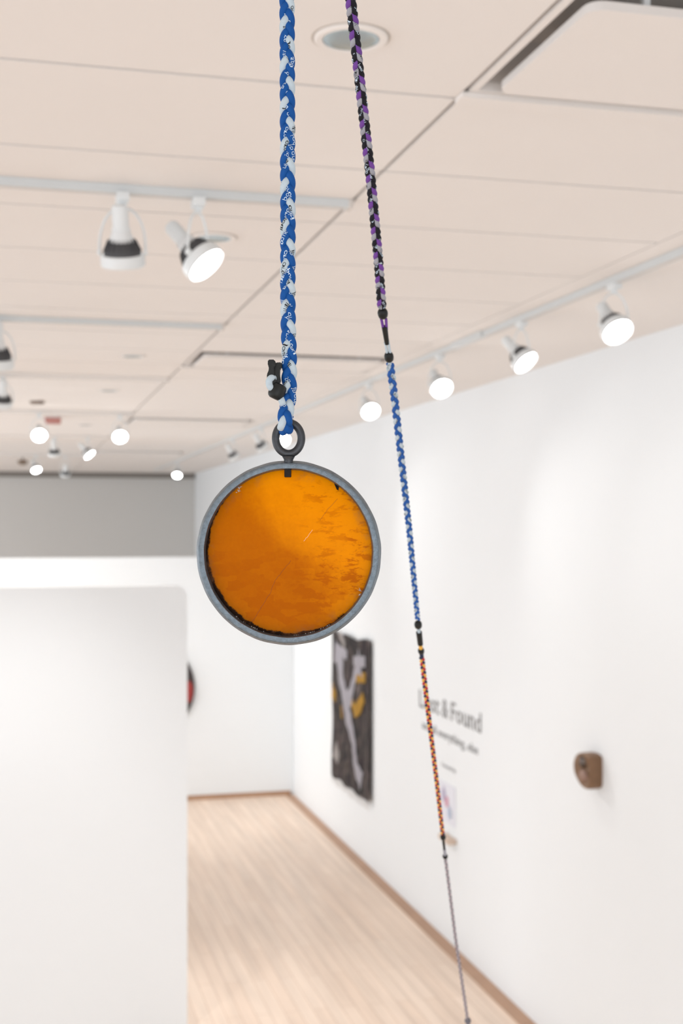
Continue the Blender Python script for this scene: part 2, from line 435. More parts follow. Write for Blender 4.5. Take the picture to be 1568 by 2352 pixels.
# nearest track
spotlight(x_at(281, 3.35), 3.35, (.10, .42, -1), 'large spotlight on the nearest track with dark inside, aimed away, leftmost of the two', True, 1.6, 80, .15, G1, neck=True)
spotlight(x_at(455, 3.35), 3.35, (.62, -.42, -.80), 'large tilted spotlight with glowing lens on the nearest track', True, 1.0, 80, .15, G1, neck=True)
spotlight(x_at(-8, 5.52), 5.52, (.0, .35, -1), 'white spotlight cut off by the left edge of the photo', True, 1.3, 85, .15, G1, 1.25)
spotlight(x_at(6, 7.55), 7.55, (-.05, .5, -1), 'grey spotlight with a dark opening at the far left, under the third track', False, 0, 70, .13, G1)
spotlight(x_at(90, 9.86), 9.86, (.02, -.9, -.6), 'round glowing spotlight on the fourth track, nearer the left edge', True, 1.8, 80, .15, G1)
spotlight(x_at(275, 9.86), 9.86, (.02, -.9, -.6), 'round glowing spotlight on the fourth track, nearer the pendant', True, 1.8, 80, .15, G1)
spotlight(x_at(125, 12.4), 12.4, (.1, .35, -1), 'unlit-looking pale spotlight between the two round glowing ones, lower down', False, 0, 80, .14, G1)
spotlight(x_at(201, 12.4), 12.4, (.62, -.35, -.75), 'small slanted glowing spotlight under the fifth track', True, 1.8, 80, .14, G1)
spotlight(x_at(82, 15.5), 15.5, (.25, -.6, -.8), 'glowing spotlight against the dark trim of the far wall, farthest left', True, 1.2, 80, .15, G1)
spotlight(x_at(150, 15.5), 15.5, (0, .6, -.8), 'faint grey spotlight in front of the far wall trim', False, 0, 80, .2, G1)
for X_q, l_ in ((-.75, 'added fill spotlight on the fourth track just outside the left edge of the picture'), (-1.9, 'outermost added fill spotlight of the fourth track, outside the left edge')):
    spotlight(X_q, 9.86, (.35 if X_q > -1 else .6, .8, -.75), l_, True, 2.2, 85, .15, G1)  # unseen lamps added to brighten the far partition
# right track
for px, aim, on, pw, l in (
        (1410, (.10, -.75, -.80), True, .08, 'glowing spotlight on the right track, nearest the camera'),
        (1197, (.40, -.60, -.75), True, .08, 'slanted glowing spotlight on the right track, second from the camera'),
        (1010, (.05, -.85, -.70), True, .22, 'round glowing spotlight on the right track, third from the camera'),
        (848, (.05, -.9, -.65), True, .6, 'round glowing spotlight left of the blue section of the slanted cord'),
        (648, (.05, -.9, -.65), True, .6, 'glowing spotlight seen through the eye bolt ring'),
        (600, (.55, .20, -.80), False, 0, 'small dark-faced spotlight just left of the eye bolt'),
        (535, (.55, .25, -.80), False, 0, 'small dark-faced spotlight farther left of the eye bolt'),
        (407, (-.15, -.60, -.70), True, .5, 'glowing spotlight at the far end of the right track')):
    spotlight(RX, y_at(px, RX), aim, l, on, pw, 95, .15, G2)
# small fixtures on the ceiling
Yx = 9.09
t = thing('smoke_detector', 'small dark round detector on the ceiling at the far left', 'detector', (x_at(85, Yx), Yx, CEIL))
bm = bmesh.new(); lathe(bm, [(.05, 0), (.05, -.018), (.042, -.028), (0, -.03)], 24); link('detector_body', bm, M['brownfix'], t)
bm = bmesh.new(); lathe(bm, [(.056, 0), (.056, -.006), (.05, -.006)], 24); link('detector_base', bm, M['ceil'], t)
t = thing('alarm_light', 'small red fixture on the ceiling above the round glowing spotlights', 'alarm light', (x_at(121, 10.4), 10.4, CEIL))
bm = bmesh.new(); box(bm, -.062, .062, -.05, .05, -.055, -.008); bevel(bm, .008, 2); link('alarm_housing', bm, M['redfix'], t)
bm = bmesh.new(); box(bm, -.05, .05, -.04, .04, -.008, 0); link('alarm_base', bm, M['white'], t)
t = thing('sprinkler_head', 'small brown ceiling fitting near the far left lamp', 'sprinkler', (x_at(52, 16.2), 16.2, CEIL))
bm = bmesh.new(); lathe(bm, [(.012, 0), (.012, -.04), (.06, -.045), (.065, -.07), (.03, -.10), (0, -.10)], 20); link('sprinkler_body', bm, M['brownfix'], t)
bm = bmesh.new(); lathe(bm, [(.03, 0), (.028, -.01), (.012, -.012)], 20); link('sprinkler_collar', bm, M['ceil'], t)

# ------------------------------------------------------------------ text helper
def text_bm(body, size, sx=1.0, offset=0.0, res=2):
    cu = bpy.data.curves.new('t', 'FONT'); cu.body = body; cu.size = size; cu.resolution_u = res; cu.offset = offset
    o = bpy.data.objects.new('t', cu); COL.objects.link(o)
    dg = bpy.context.evaluated_depsgraph_get(); me = bpy.data.meshes.new_from_object(o.evaluated_get(dg))
    bm = bmesh.new(); bm.from_mesh(me); bpy.data.objects.remove(o); bpy.data.curves.remove(cu); bpy.data.meshes.remove(me)
    bm.transform(Matrix.Scale(sx, 4, (1, 0, 0))); return bm
# ------------------------------------------------------------------ wall lettering
def wall_text(name, body, size, sx, y_far, z, m, label, off=.0, fit=None):
    bm = text_bm(body, size, sx, off)
    if fit:
        mx_ = max(v.co.x for v in bm.verts); bm.transform(Matrix.Scale(fit/mx_, 4, (1, 0, 0)))
    r = bmesh.ops.extrude_face_region(bm, geom=bm.faces[:])
    bmesh.ops.translate(bm, vec=(0, 0, -.002), verts=[v for v in r['geom'] if isinstance(v, bmesh.types.BMVert)])
    # local x -> world -Y, local y -> Z, local z -> -X
    bm.transform(Matrix(((0, 0, -1, 0), (-1, 0, 0, 0), (0, 1, 0, 0), (0, 0, 0, 1))))
    bmesh.ops.recalc_face_normals(bm, faces=bm.faces[:])
    o = link(name, bm, m, None, False); o.location = (RW-.003, y_far, z)
    return tag(o, label, 'wall lettering')
y0_, y1_ = y_at(963, RW), y_at(1105, RW); Lw = y0_-y1_
tt_ = thing('wall_title', 'large grey title lettering Lost & Found on the right wall', 'wall lettering', (RW-.003, y0_, H-1.265))
for wd, f0, f1 in (('Lost', 0, .355), ('&', .40, .50), ('Found', .55, 1.0)):
    bm = text_bm(wd, .178, 1, .001); x0_ = min(v.co.x for v in bm.verts); x1_ = max(v.co.x for v in bm.verts)
    for v in bm.verts: v.co.x = (f0+(v.co.x-x0_)/(x1_-x0_)*(f1-f0))*Lw
    r = bmesh.ops.extrude_face_region(bm, geom=bm.faces[:])
    bmesh.ops.translate(bm, vec=(0, 0, -.002), verts=[v for v in r['geom'] if isinstance(v, bmesh.types.BMVert)])
    bm.transform(Matrix(((0, 0, -1, 0), (-1, 0, 0, 0), (0, 1, 0, 0), (0, 0, 0, 1))))
    bmesh.ops.recalc_face_normals(bm, faces=bm.faces[:]); link('lettering_word', bm, M['text'], tt_, False)
wall_text('wall_subtitle', 'and all everything, else', .085, 1, y_at(969, RW), H-1.41, M['text'], 'smaller grey subtitle line under the wall title', .0, fit=y_at(969, RW)-y_at(1098, RW))
wall_text('wall_credit_line', 'Curated by', .04, 1, y_at(1014, RW), H-1.60, M['text2'], 'short faint line of lettering below the subtitle', 0, fit=y_at(1014, RW)-y_at(1047, RW))

# small poster with pink and violet marks
Ya, Yb = y_at(1010, RW), y_at(1046, RW)
t = thing('wall_label', 'small pale violet and pink printed card on the right wall below the title', 'wall card', (RW-.004, (Ya+Yb)/2, H-1.83))
bm = bmesh.new(); box(bm, -.001, .003, -(Ya-Yb)/2, (Ya-Yb)/2, -.13, .13); link('card', bm, mat('pale_card', (.78, .79, .86), .6, noise=.03, nscale=5), t, False)
def patch(par, name, y, z, ry, rz, m, dx=-.002, seed=0):
    rnd = random.Random(seed); bm = bmesh.new(); vs = []
    for k in range(18):
        a = 2*PI*k/18; q = rnd.uniform(.75, 1.1); vs.append(bm.verts.new((dx, y+ry*q*math.cos(a), z+rz*q*math.sin(a))))
    bm.faces.new(vs)
    v0 = bm.verts[:]; r = bmesh.ops.extrude_face_region(bm, geom=bm.faces[:])
    bmesh.ops.translate(bm, vec=(.0012, 0, 0), verts=[q_ for q_ in r['geom'] if isinstance(q_, bmesh.types.BMVert)])
    bmesh.ops.recalc_face_normals(bm, faces=bm.faces[:]); return link(name, bm, m, par, False)
patch(t, 'pink_mark', .0, .01, .04, .04, mat('pink_ink', (.65, .32, .42), .6), -.0035, seed=1)
patch(t, 'violet_mark', .06, .05, .04, .05, mat('violet_ink', (.50, .47, .62), .6), -.0055, seed=2)
patch(t, 'blue_mark', -.06, -.05, .035, .045, mat('blue_ink', (.50, .58, .72), .6), -.0075, seed=3)
Yc_ = y_at(1037, RW)
t = thing('wall_shelf', 'small pale wooden ledge on the right wall below the printed card', 'shelf', (RW, Yc_, H-2.03))
bm = bmesh.new(); box(bm, -.06, 0, -.10, .10, -.035, 0); bevel(bm, .003, 1); link('ledge', bm, mat('pale_wood', (.66, .52, .42), .5, noise=.1, nscale=12), t, False)
bm = bmesh.new(); box(bm, -.008, 0, -.08, .08, -.08, -.03); link('ledge_bracket', bm, M['white'], t, False)

# ------------------------------------------------------------------ patterned textile hanging on the right wall
Ya, Yb = y_at(768, RW), y_at(857, RW); wy = Ya-Yb; zt, zb = H-.905, H-2.215; hz = zt-zb
t = thing('wall_hanging', 'tall dark patterned textile hanging with a big white branching Y shape on the right wall', 'textile', (RW-.02, (Ya+Yb)/2, (zt+zb)/2))
mw = mat('patchwork_cloth', (.15, .13, .14), .9)
nt = mw.node_tree; b = nt.nodes['Principled BSDF']; tc = nt.nodes.new('ShaderNodeTexCoord'); mp = nt.nodes.new('ShaderNodeMapping'); mp.inputs['Scale'].default_value = (1, 7, 2.6)
nt.links.new(tc.outputs['Object'], mp.inputs['Vector']); n1 = nt.nodes.new('ShaderNodeTexNoise'); n1.inputs['Scale'].default_value = 1.6; n1.inputs['Detail'].default_value = 4; n1.inputs['Distortion'].default_value = 1.2
nt.links.new(mp.outputs['Vector'], n1.inputs['Vector']); cr = nt.nodes.new('ShaderNodeValToRGB'); e = cr.color_ramp
cols = [(0, (.03, .03, .035)), (.36, (.10, .075, .085)), (.46, (.055, .065, .06)), (.54, (.22, .17, .17)), (.62, (.12, .105, .09)), (.72, (.42, .34, .33)), (.85, (.20, .19, .20))]
e.elements[0].position = 0; e.elements[0].color = (*cols[0][1], 1); e.elements[1].position = .85; e.elements[1].color = (*cols[-1][1], 1)
for p_, c in cols[1:-1]: el = e.elements.new(p_); el.color = (*c, 1)
nt.links.new(n1.outputs['Fac'], cr.inputs['Fac']); nt.links.new(cr.outputs['Color'], b.inputs['Base Color'])
def wavy(y, z): return -.008-.006*math.sin(y*17+z*2)-.004*math.sin(z*9)
bm = bmesh.new(); NU, NV = 28, 28; grid = []
for j in range(NV+1):
    row = []
    for i in range(NU+1):
        u, v = i/NU, j/NV
        y = (u-.5)*wy; z = (v-.5)*hz
        if j == NV: z += .012*math.sin(u*14)-.015*math.sin(u*PI)
        if j == 0: z += .012*math.sin(u*19)
        row.append(bm.verts.new((wavy(y, z), y, z)))
    grid.append(row)
for j in range(NV):
    for i in range(NU): bm.faces.new((grid[j][i], grid[j][i+1], grid[j+1][i+1], grid[j+1][i]))
bmesh.ops.solidify(bm, geom=bm.faces[:], thickness=.004); link('cloth', bm, mw, t)
# photo coordinates of the textile -> local (u to near side)
def loc(px, py):
    Y = y_at(px, RW); d = Y*c_+RW*s_; z = H+(1215-py)/F*d
    return (Y-(Ya+Yb)/2, z-(zt+zb)/2)
def ribbon(par, name, pts, widths, m, dx=-.012):
    bm = bmesh.new(); P2 = smooth_pts([Vector((0, *loc(*p))) for p in pts], 6); L, R_ = [], []
    n = len(P2)
    for i, p in enumerate(P2):
        tt = (P2[min(i+1, n-1)]-P2[max(i-1, 0)]); tt.normalize(); nn = Vector((0, -tt.z, tt.y))
        f = i/(n-1)*(len(widths)-1); k = min(int(f), len(widths)-2); w = widths[k]+(widths[k+1]-widths[k])*(f-k)
        w *= 1+.12*math.sin(i*1.7)
        for lst, s in ((L, 1), (R_, -1)):
            q = p+nn*w*s; lst.append(bm.verts.new((wavy(q.y, q.z)+dx, q.y, q.z)))
    for i in range(n-1): bm.faces.new((L[i], L[i+1], R_[i+1], R_[i]))
    bmesh.ops.solidify(bm, geom=bm.faces[:], thickness=.003); return link(name, bm, m, par, False)
mwh = mat('white_applique', (.70, .68, .74), .8, noise=.15, nscale=6)
mye = mat('yellow_applique', (.72, .42, .07), .8, noise=.1, nscale=8)
mgr = mat('pale_applique', (.60, .56, .54), .8, noise=.15, nscale=8)
ribbon(t, 'white_stripe', [(778, 1494), (789, 1510), (793, 1560), (803, 1600), (811, 1660), (822, 1710), (829, 1760), (840, 1795)], [.10, .085, .075, .11, .075, .07, .05, .09], mwh)
ribbon(t, 'white_stripe', [(838, 1522), (829, 1535), (820, 1575), (810, 1612)], [.12, .06, .055, .075], mwh, -.013)
ribbon(t, 'white_stripe', [(781, 1490), (808, 1505)], [.05, .04], mwh, -.014)
ribbon(t, 'white_stripe', [(820, 1517), (847, 1520)], [.035, .045], mwh, -.014)
ribbon(t, 'yellow_stripe', [(817, 1612), (829, 1633), (845, 1600)], [.035, .06, .045], mye)
ribbon(t, 'yellow_stripe', [(830, 1556), (848, 1557)], [.045, .04], mye)
ribbon(t, 'yellow_stripe', [(772, 1582), (782, 1602)], [.08, .045], mye)
ribbon(t, 'yellow_stripe', [(792, 1620), (793, 1650)], [.02, .03], mye)
ribbon(t, 'pale_stripe', [(789, 1453), (800, 1488)], [.03, .05], mgr)
ribbon(t, 'pale_stripe', [(779, 1718), (787, 1745)], [.09, .05], mgr)
bm = bmesh.new()
for k in range(46):
    y = (k/45-.5)*wy*.98; L = .05+.03*random.random()
    tube(bm, [Vector((-.01, y, -hz/2+.01)), Vector((-.012+.004*random.random(), y+.006*(random.random()-.5), -hz/2-L))], .0016, 5)
fr_ = link('fringe', bm, mat('pale_fringe', (.70, .66, .64), .9), t)
fr_['kind'] = 'stuff'

# ------------------------------------------------------------------ brown carved block on the right wall
Yn = y_at(1385, RW); 
t = thing('wooden_wall_carving', 'brown round-fronted carved wooden object fixed to the right wall', 'wall object', (RW, Yn+.065, H-1.195))
prof = []
for k in range(40):
    a = 2*PI*k/40; y = .098*math.cos(a); z = .088*math.sin(a)
    if y < -.055: y = -.055-(-y-.055)*.10
    if y > 0: y *= 1.42
    prof.append((y, z*(1+.05*math.sin(3*a))))
bm = bmesh.new(); rings = []
for x, sc in ((0, .99), (-.01, 1.0), (-.056, 1.0), (-.066, .97), (-.070, .90), (-.064, .66), (-.058, .3)):
    rings.append([bm.verts.new((x+.004*math.sin(5*math.atan2(z, y)+x*60)*(1 if sc < .9 else 0), y*sc, z*sc)) for y, z in prof])
for a, b_ in zip(rings, rings[1:]):
    for i in range(40): bm.faces.new((a[i], a[(i+1) % 40], b_[(i+1) % 40], b_[i]))
bm.faces.new(rings[-1]); bm.faces.new(rings[0][::-1]); bmesh.ops.recalc_face_normals(bm, faces=bm.faces[:])
link('carved_body', bm, mat('brown_wood', (.21, .115, .06), .6, noise=.35, nscale=14, bump=.4, bscale=60), t)
for nm, y, z, ry, rz, c in (('dark_lump', .035, .035, .030, .032, (.07, .045, .03)), ('pale_relief', .02, -.03, .045, .028, (.28, .17, .13)), ('grey_knob', .012, .042, .015, .014, (.20, .17, .155))):  # dark, pale and grey lumps set on the carved front
    bm = bmesh.new(); bmesh.ops.create_icosphere(bm, subdivisions=3, radius=1); bm.transform(Matrix.Translation((-.064, y, z)) @ Matrix.Diagonal((.014 if nm != 'grey_knob' else .022, ry, rz, 1)))
    link(nm, bm, mat(nm+'_wood', c, .6, noise=.2, nscale=30), t)
# red and black oval piece on the far partition
Xc = x_at(404, 12.97)
t = thing('wall_mask', 'dark red and black wall piece mostly hidden behind the near partition edge', 'wall art', (Xc, 12.96, H-(1580-1215)/F*12.97))
bm = bmesh.new()
rings = []
for yy, sc in ((.028, 1.0), (.0, 1.0), (-.03, .85), (-.045, .5)):
    rings.append([bm.verts.new((.19*sc*math.copysign(abs(math.cos(2*PI*k/32))**1.25, math.cos(2*PI*k/32)), yy, .345*sc*math.sin(2*PI*k/32))) for k in range(32)])
for a, b_ in zip(rings, rings[1:]):
    for i in range(32): bm.faces.new((a[i], a[(i+1) % 32], b_[(i+1) % 32], b_[i]))
bm.faces.new(rings[-1]); bmesh.ops.recalc_face_normals(bm, faces=bm.faces[:])
link('mask_body', bm, mat('black_lacquer', (.035, .022, .02), .5, noise=.3, nscale=12), t)
bm = bmesh.new(); bmesh.ops.create_icosphere(bm, subdivisions=3, radius=1); bm.transform(Matrix.Translation((.115, -.02, -.03)) @ Matrix.Diagonal((.055, .03, .13, 1)))
link('red_patch', bm, mat('dark_red_lacquer', (.35, .03, .025), .5), t)

# ------------------------------------------------------------------ braided cords
RIGHT = Vector((c_, -s_, 0)); FWD = Vector((s_, c_, 0)); UPV = Vector((0, 0, 1))
def resample(pts, step):
    out = [pts[0].copy()]; acc = 0; cum = [0]
    for a, b_ in zip(pts, pts[1:]): cum.append(cum[-1]+(b_-a).length)
    n = max(2, int(cum[-1]/step)); j = 0; out = []
    for i in range(n+1):
        s = cum[-1]*i/n
        while j < len(cum)-2 and cum[j+1] < s: j += 1
        f = (s-cum[j])/max(1e-9, cum[j+1]-cum[j]); out.append(pts[j].lerp(pts[j+1], f))
    return out, cum[-1]
def braid(parent, pts, width, period_k, specs, phase=0.0, n=12, spp=22, ref=None, text=None):
    """pts: centre line; width(f) real width along it; specs: list of (part name, material, label)"""
    ref = ref or RIGHT
    w_mid = width(.5); _, L = resample(pts, .01)
    # step so that every period has spp samples at the mean width
    cl, L = resample(pts, w_mid*period_k/spp)
    N = len(cl); fr = frames(cl, ref)
    ph = [0.0]
    for i in range(1, N):
        ph.append(ph[-1]+2*PI*(cl[i]-cl[i-1]).length/(width(i/(N-1))*period_k))
    out = []
    for k, (nm, mt, lb) in enumerate(specs):
        sp, rad = [], []
        for i in range(N):
            w = width(i/(N-1)); a = ph[i]+phase+2*PI*k/len(specs); t_, e1, e2 = fr[i]
            sp.append(cl[i]+e1*(w*.262*math.sin(a))+e2*(w*.165*math.sin(2*a))); rad.append(w*.245)
        bm = bmesh.new(); tube(bm, sp, lambda i: rad[i], n, ref)
        o = link(nm, bm, mt, parent)
        if lb: o['label'] = lb
        out.append((o, sp, rad))
        if text and text[k]:
            words, pm, a, b_ = text[k]      # a..b: span of the cord (fractions) that carries the print
            rnd = random.Random(11+k); body_mesh = bmesh.new()
            cum = [0]
            for p, q in zip(sp, sp[1:]): cum.append(cum[-1]+(q-p).length)
            frs = frames(sp, ref); s = cum[-1]*a; wi = 0
            hgt = rad[0]*1.25
            while s < cum[-1]*b_:
                tb = text_bm(words[wi % len(words)], hgt/.70, .85, 0, 3); wi += 1
                bmesh.ops.triangulate(tb, faces=tb.faces[:])
                for _ in range(2):
                    le = [e_ for e_ in tb.edges if e_.calc_length() > .28*hgt]
                    if le: bmesh.ops.subdivide_edges(tb, edges=le, cuts=1); bmesh.ops.triangulate(tb, faces=tb.faces[:])
                tb.verts.index_update()
                wlen = max(v.co.x for v in tb.verts); ang0 = rnd.choice((-1, 1))*rnd.uniform(.2, .9)
                vm = {}
                j = 0
                for v in sorted(tb.verts, key=lambda v: v.co.x):
                    ss = s+v.co.x
                    while j < len(cum)-2 and cum[j+1] < ss: j += 1
                    f = min(1, (ss-cum[j])/max(1e-9, cum[j+1]-cum[j])); c = sp[j].lerp(sp[j+1], f)
                    t_, e1, e2 = frs[j]; r = rad[j]
                    # camera side is -FWD; find the frame angle of the camera direction
                    base = math.atan2((-FWD).dot(e2), (-FWD).dot(e1))
                    an = base+ang0+(v.co.y-hgt*.35)/r
                    vm[v.index] = body_mesh.verts.new(c+(e1*math.cos(an)+e2*math.sin(an))*r*1.05)
                for f in tb.faces: body_mesh.faces.new([vm[v.index] for v in f.verts])
                tb.free(); s += wlen+hgt*rnd.uniform(1.0, 3.2)
            link('printed_lettering', body_mesh, pm, o, False)
    return out

# --- vertical cord that carries the pendant
D0 = .80; PX = D0/F
def Q(x, y, dd=0.0): return P(x, y, D0+dd) if not dd else P(x, y, D0)+FWD*dd
t = thing('braided_lanyard', 'blue and white braided cord with printed lettering hanging straight down, holding the amber pendant', 'lanyard', P(659, 0, D0)*1.0)
t.location = Q(661, 0); t.location.z = CEIL
base = t.location.copy()
top = Q(659, 0); top.z = CEIL
line = [top, Q(658, -300), Q(659, 0), Q(660, 250), Q(661, 500), Q(661, 700), Q(664, 820), Q(664, 870), Q(663, 910), Q(658, 945, -.0045), Q(655, 966, -.0075), Q(655, 981, -.0055), Q(656, 986, .0005), Q(656, 972, .0065), Q(658, 950, .007)]
line = [p-base for p in smooth_pts(line, 10)]
fv = .60
braid(t, line, lambda f: 35.5*PX, 2.62, [('blue_strand', M['blue'], None), ('white_strand', M['offwhite'], 'white strand with black lettering'), ('blue_strand', M['blue'], None)], phase=4.3, n=16, spp=30,
      text=[(['spo', 'jod', 'uniti', 'ronto'], M['printw'], .60, .96), (['Jour', 'ilili', 'oron', 'toui'], M['printb'], .60, .94), (['lili', 'oron', 'spore', 'tinu'], M['printw'], .60, .96)])
bm = bmesh.new(); tube(bm, [Vector((0, 0, -.03)), Vector((0, 0, -.015)), Vector((0, 0, 0))], lambda i: (.009, .011, .012)[i], 16); o_ = link('ceiling_anchor', bm, M['white'], t); o_.location = top-base

# buckle and cord lock at the lower end
t = thing('cord_buckle', 'black plastic breakaway clasp stuck out left of the blue cord', 'clasp', Q(640, 880, -.004))
base = t.location.copy()
def Lc(cx, cy, dd=0.0): return Q(600+cx/9.8, 820+cy/9.8, -.004+dd)-base     # helper in clasp drawing units
def slab(name, poly, d0, d1, m, par, bev=.0004):
    bm = bmesh.new(); a = [bm.verts.new(Lc(x, y, d0)) for x, y in poly]; b_ = [bm.verts.new(Lc(x, y, d1)) for x, y in poly]
    bm.faces.new(a); bm.faces.new(b_[::-1])
    for i in range(len(poly)):
        j = (i+1) % len(poly); bm.faces.new((a[i], b_[i], b_[j], a[j]))
    bmesh.ops.recalc_face_normals(bm, faces=bm.faces[:])
    if bev: bmesh.ops.bevel(bm, geom=bm.edges[:], offset=bev, segments=2, affect='EDGES')
    return link(name, bm, m, par)
slab('clasp_socket', [(162, 100), (300, 98), (335, 135), (335, 250), (300, 260), (310, 430), (350, 600), (300, 660), (200, 640), (140, 560), (140, 420), (180, 330), (182, 245), (158, 215)], -.0035, .003, M['black'], t)
slab('clasp_prong', [(330, 145), (455, 140), (470, 180), (465, 262), (430, 280), (425, 420), (445, 560), (400, 640), (310, 600), (300, 420), (300, 260)], -.001, .005, M['black'], t)
slab('clasp_notch_shade', [(185, 96), (290, 94), (310, 118), (205, 122)], -.0039, -.0030, mat('clasp_shadow_plastic', (.006, .006, .006), .6), t, 0)  # near-black plate, the shade of a notch put into its colour
bm = bmesh.new()
ax = (Lc(520, 640)-Lc(230, 830)).normalized(); q = UPV.rotation_difference(ax)
lathe(bm, [(0, -.0052), (.0030, -.0050), (.0044, -.0042), (.0050, -.0025), (.0052, 0), (.0050, .0025), (.0044, .0040), (.003, .0049), (0, .0051)], 28)
# squat barrel turned across the cord
ax = (Lc(290, 930)-Lc(440, 610)).normalized(); q = UPV.rotation_difference(ax)
bm.transform(Matrix.Translation(Lc(365, 795, -.001)) @ q.to_matrix().to_4x4()); link('cord_lock', bm, M['black'], t)
bm = bmesh.new(); pts = smooth_pts([Lc(300, 500, .001), Lc(245, 500, -.003), Lc(195, 560, -.004), Lc(195, 650, -.004), Lc(225, 715, -.004), Lc(290, 760, -.0005)], 6)
tube(bm, pts, .0021, 14, RIGHT); link('white_cord_loop', bm, M['offwhite'], t)
bm = bmesh.new(); pts = smooth_pts([Lc(400, 850, .001), Lc(450, 960, -.001), Lc(490, 1060, -.001), Lc(520, 1130, .003)], 6)
tube(bm, pts, .0021, 14, RIGHT); link('white_cord_tail', bm, M['offwhite'], t)

# --- pendant
rotm = Matrix((RIGHT, UPV, -FWD)).transposed()
ctr = Q(662.5, 1270)
t = thing('amber_pendant', 'round amber disc in a grey metal rim with eye bolt, under the blue cord', 'pendant', ctr, rotm.to_quaternion())
def pp(x, y, z=0.0): return Vector(((x-662.5)*PX, (1270-y)*PX, z))
bm = bmesh.new(); k = PX
prof = [(213.5*k, -.012), (213.5*k, -.0065), (213*k, -.0042), (207.6*k, -.0004), (206.6*k, .0002), (205.6*k, .0004), (200*k, .0005), (194.6*k, .0004), (193.8*k, .0001), (193.2*k, -.0006), (191.2*k, -.005), (191*k, -.012)]
lathe(bm, prof, 160, True)
for v in bm.verts:
    a = math.atan2(v.co.y, v.co.x); v.co.z += .00018*math.sin(a*37)*math.sin(a*11+v.co.z*900); v.co.x *= 1+.0016*math.sin(a*23); v.co.y *= 1+.0016*math.sin(a*19)
rim = link('metal_rim', bm, M['pewter'], t)
# amber lens
bm = bmesh.new(); R_ = 191.5*k
lathe(bm, [(0, -.0018)]+[(R_*q/12, -.0018-.0030*(q/12)**2) for q in range(1, 13)]+[(R_, -.0070)]+[(R_*q/6, -.0070) for q in range(5, 0, -1)]+[(0, -.0070)], 128)
ml = bpy.data.materials.new('weathered_amber_glass'); ml.use_nodes = True; nt = ml.node_tree; nt.nodes.clear()
N = nt.nodes.new; Lk = nt.links.new
tc = N('ShaderNodeTexCoord')
def mapped(sc, rot=0, loc_=(0, 0, 0)):
    m_ = N('ShaderNodeMapping'); m_.inputs['Scale'].default_value = sc; m_.inputs['Rotation'].default_value = (0, 0, rot); m_.inputs['Location'].default_value = loc_
    Lk(tc.outputs['Object'], m_.inputs['Vector']); return m_.outputs['Vector']
def noise(vec, scale, det=5, rough=.6, dist=0):
    n_ = N('ShaderNodeTexNoise'); n_.inputs['Scale'].default_value = scale; n_.inputs['Detail'].default_value = det; n_.inputs['Roughness'].default_value = rough; n_.inputs['Distortion'].default_value = dist
    Lk(vec, n_.inputs['Vector']); return n_.outputs['Fac']
def mth(op, a, b_=None, c=None, clamp=False):
    n_ = N('ShaderNodeMath'); n_.operation = op; n_.use_clamp = clamp
    for i, v in enumerate((a, b_, c)):
        if v is None: continue
        if isinstance(v, (int, float)): n_.inputs[i].default_value = v
        else: Lk(v, n_.inputs[i])
    return n_.outputs[0]
def rng(v, a, b_, c=0.0, d=1.0, smooth=False):
    n_ = N('ShaderNodeMapRange'); n_.clamp = True
    if smooth: n_.interpolation_type = 'SMOOTHSTEP'
    Lk(v, n_.inputs['Value'])
    for nm, val in (('From Min', a), ('From Max', b_), ('To Min', c), ('To Max', d)): n_.inputs[nm].default_value = val
    return n_.outputs['Result']
sx = N('ShaderNodeSeparateXYZ'); Lk(tc.outputs['Object'], sx.inputs[0]); X_, Y_ = sx.outputs['X'], sx.outputs['Y']
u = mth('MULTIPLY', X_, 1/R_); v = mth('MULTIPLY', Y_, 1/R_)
# broad darkening tint, denser to the left and bottom
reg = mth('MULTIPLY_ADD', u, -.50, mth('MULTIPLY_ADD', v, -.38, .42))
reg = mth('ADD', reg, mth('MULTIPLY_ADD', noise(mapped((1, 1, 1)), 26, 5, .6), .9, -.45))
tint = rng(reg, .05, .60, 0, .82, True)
# blocky grime, cells stretched sideways
vo = N('ShaderNodeTexVoronoi'); vo.inputs['Scale'].default_value = 95; vo.distance = 'CHEBYCHEV'; Lk(mapped((1, 1.7, 1)), vo.inputs['Vector'])
vs = N('ShaderNodeSeparateColor'); Lk(vo.outputs['Color'], vs.inputs[0])
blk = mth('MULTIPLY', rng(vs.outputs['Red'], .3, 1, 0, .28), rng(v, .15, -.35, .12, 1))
# streaky patches on the right, running sideways
st = noise(mapped((1, 2.6, 1)), 62, 6, .72, .3)
wst = mth('MULTIPLY', rng(u, -.1, .45, 0, 1, True), rng(mth('ABSOLUTE', mth('ADD', noise(mapped((1, 1, 1), 0, (.3, .1, 0)), 22, 2, .5), -.48)), .0, .10, 1, .55))
streak = mth('MULTIPLY', rng(st, .515, .575), wst)
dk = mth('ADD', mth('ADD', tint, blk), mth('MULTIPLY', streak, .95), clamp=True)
fine = noise(mapped((1, 1, 1)), 420, 4, .7)
dk = mth('ADD', dk, mth('MULTIPLY_ADD', fine, .30, -.15), clamp=True)
mxa = N('ShaderNodeMix'); mxa.data_type = 'RGBA'; mxa.inputs['A'].default_value = (1.0, .52, .0, 1); mxa.inputs['B'].default_value = (.68, .26, .0, 1); Lk(dk, mxa.inputs['Factor'])
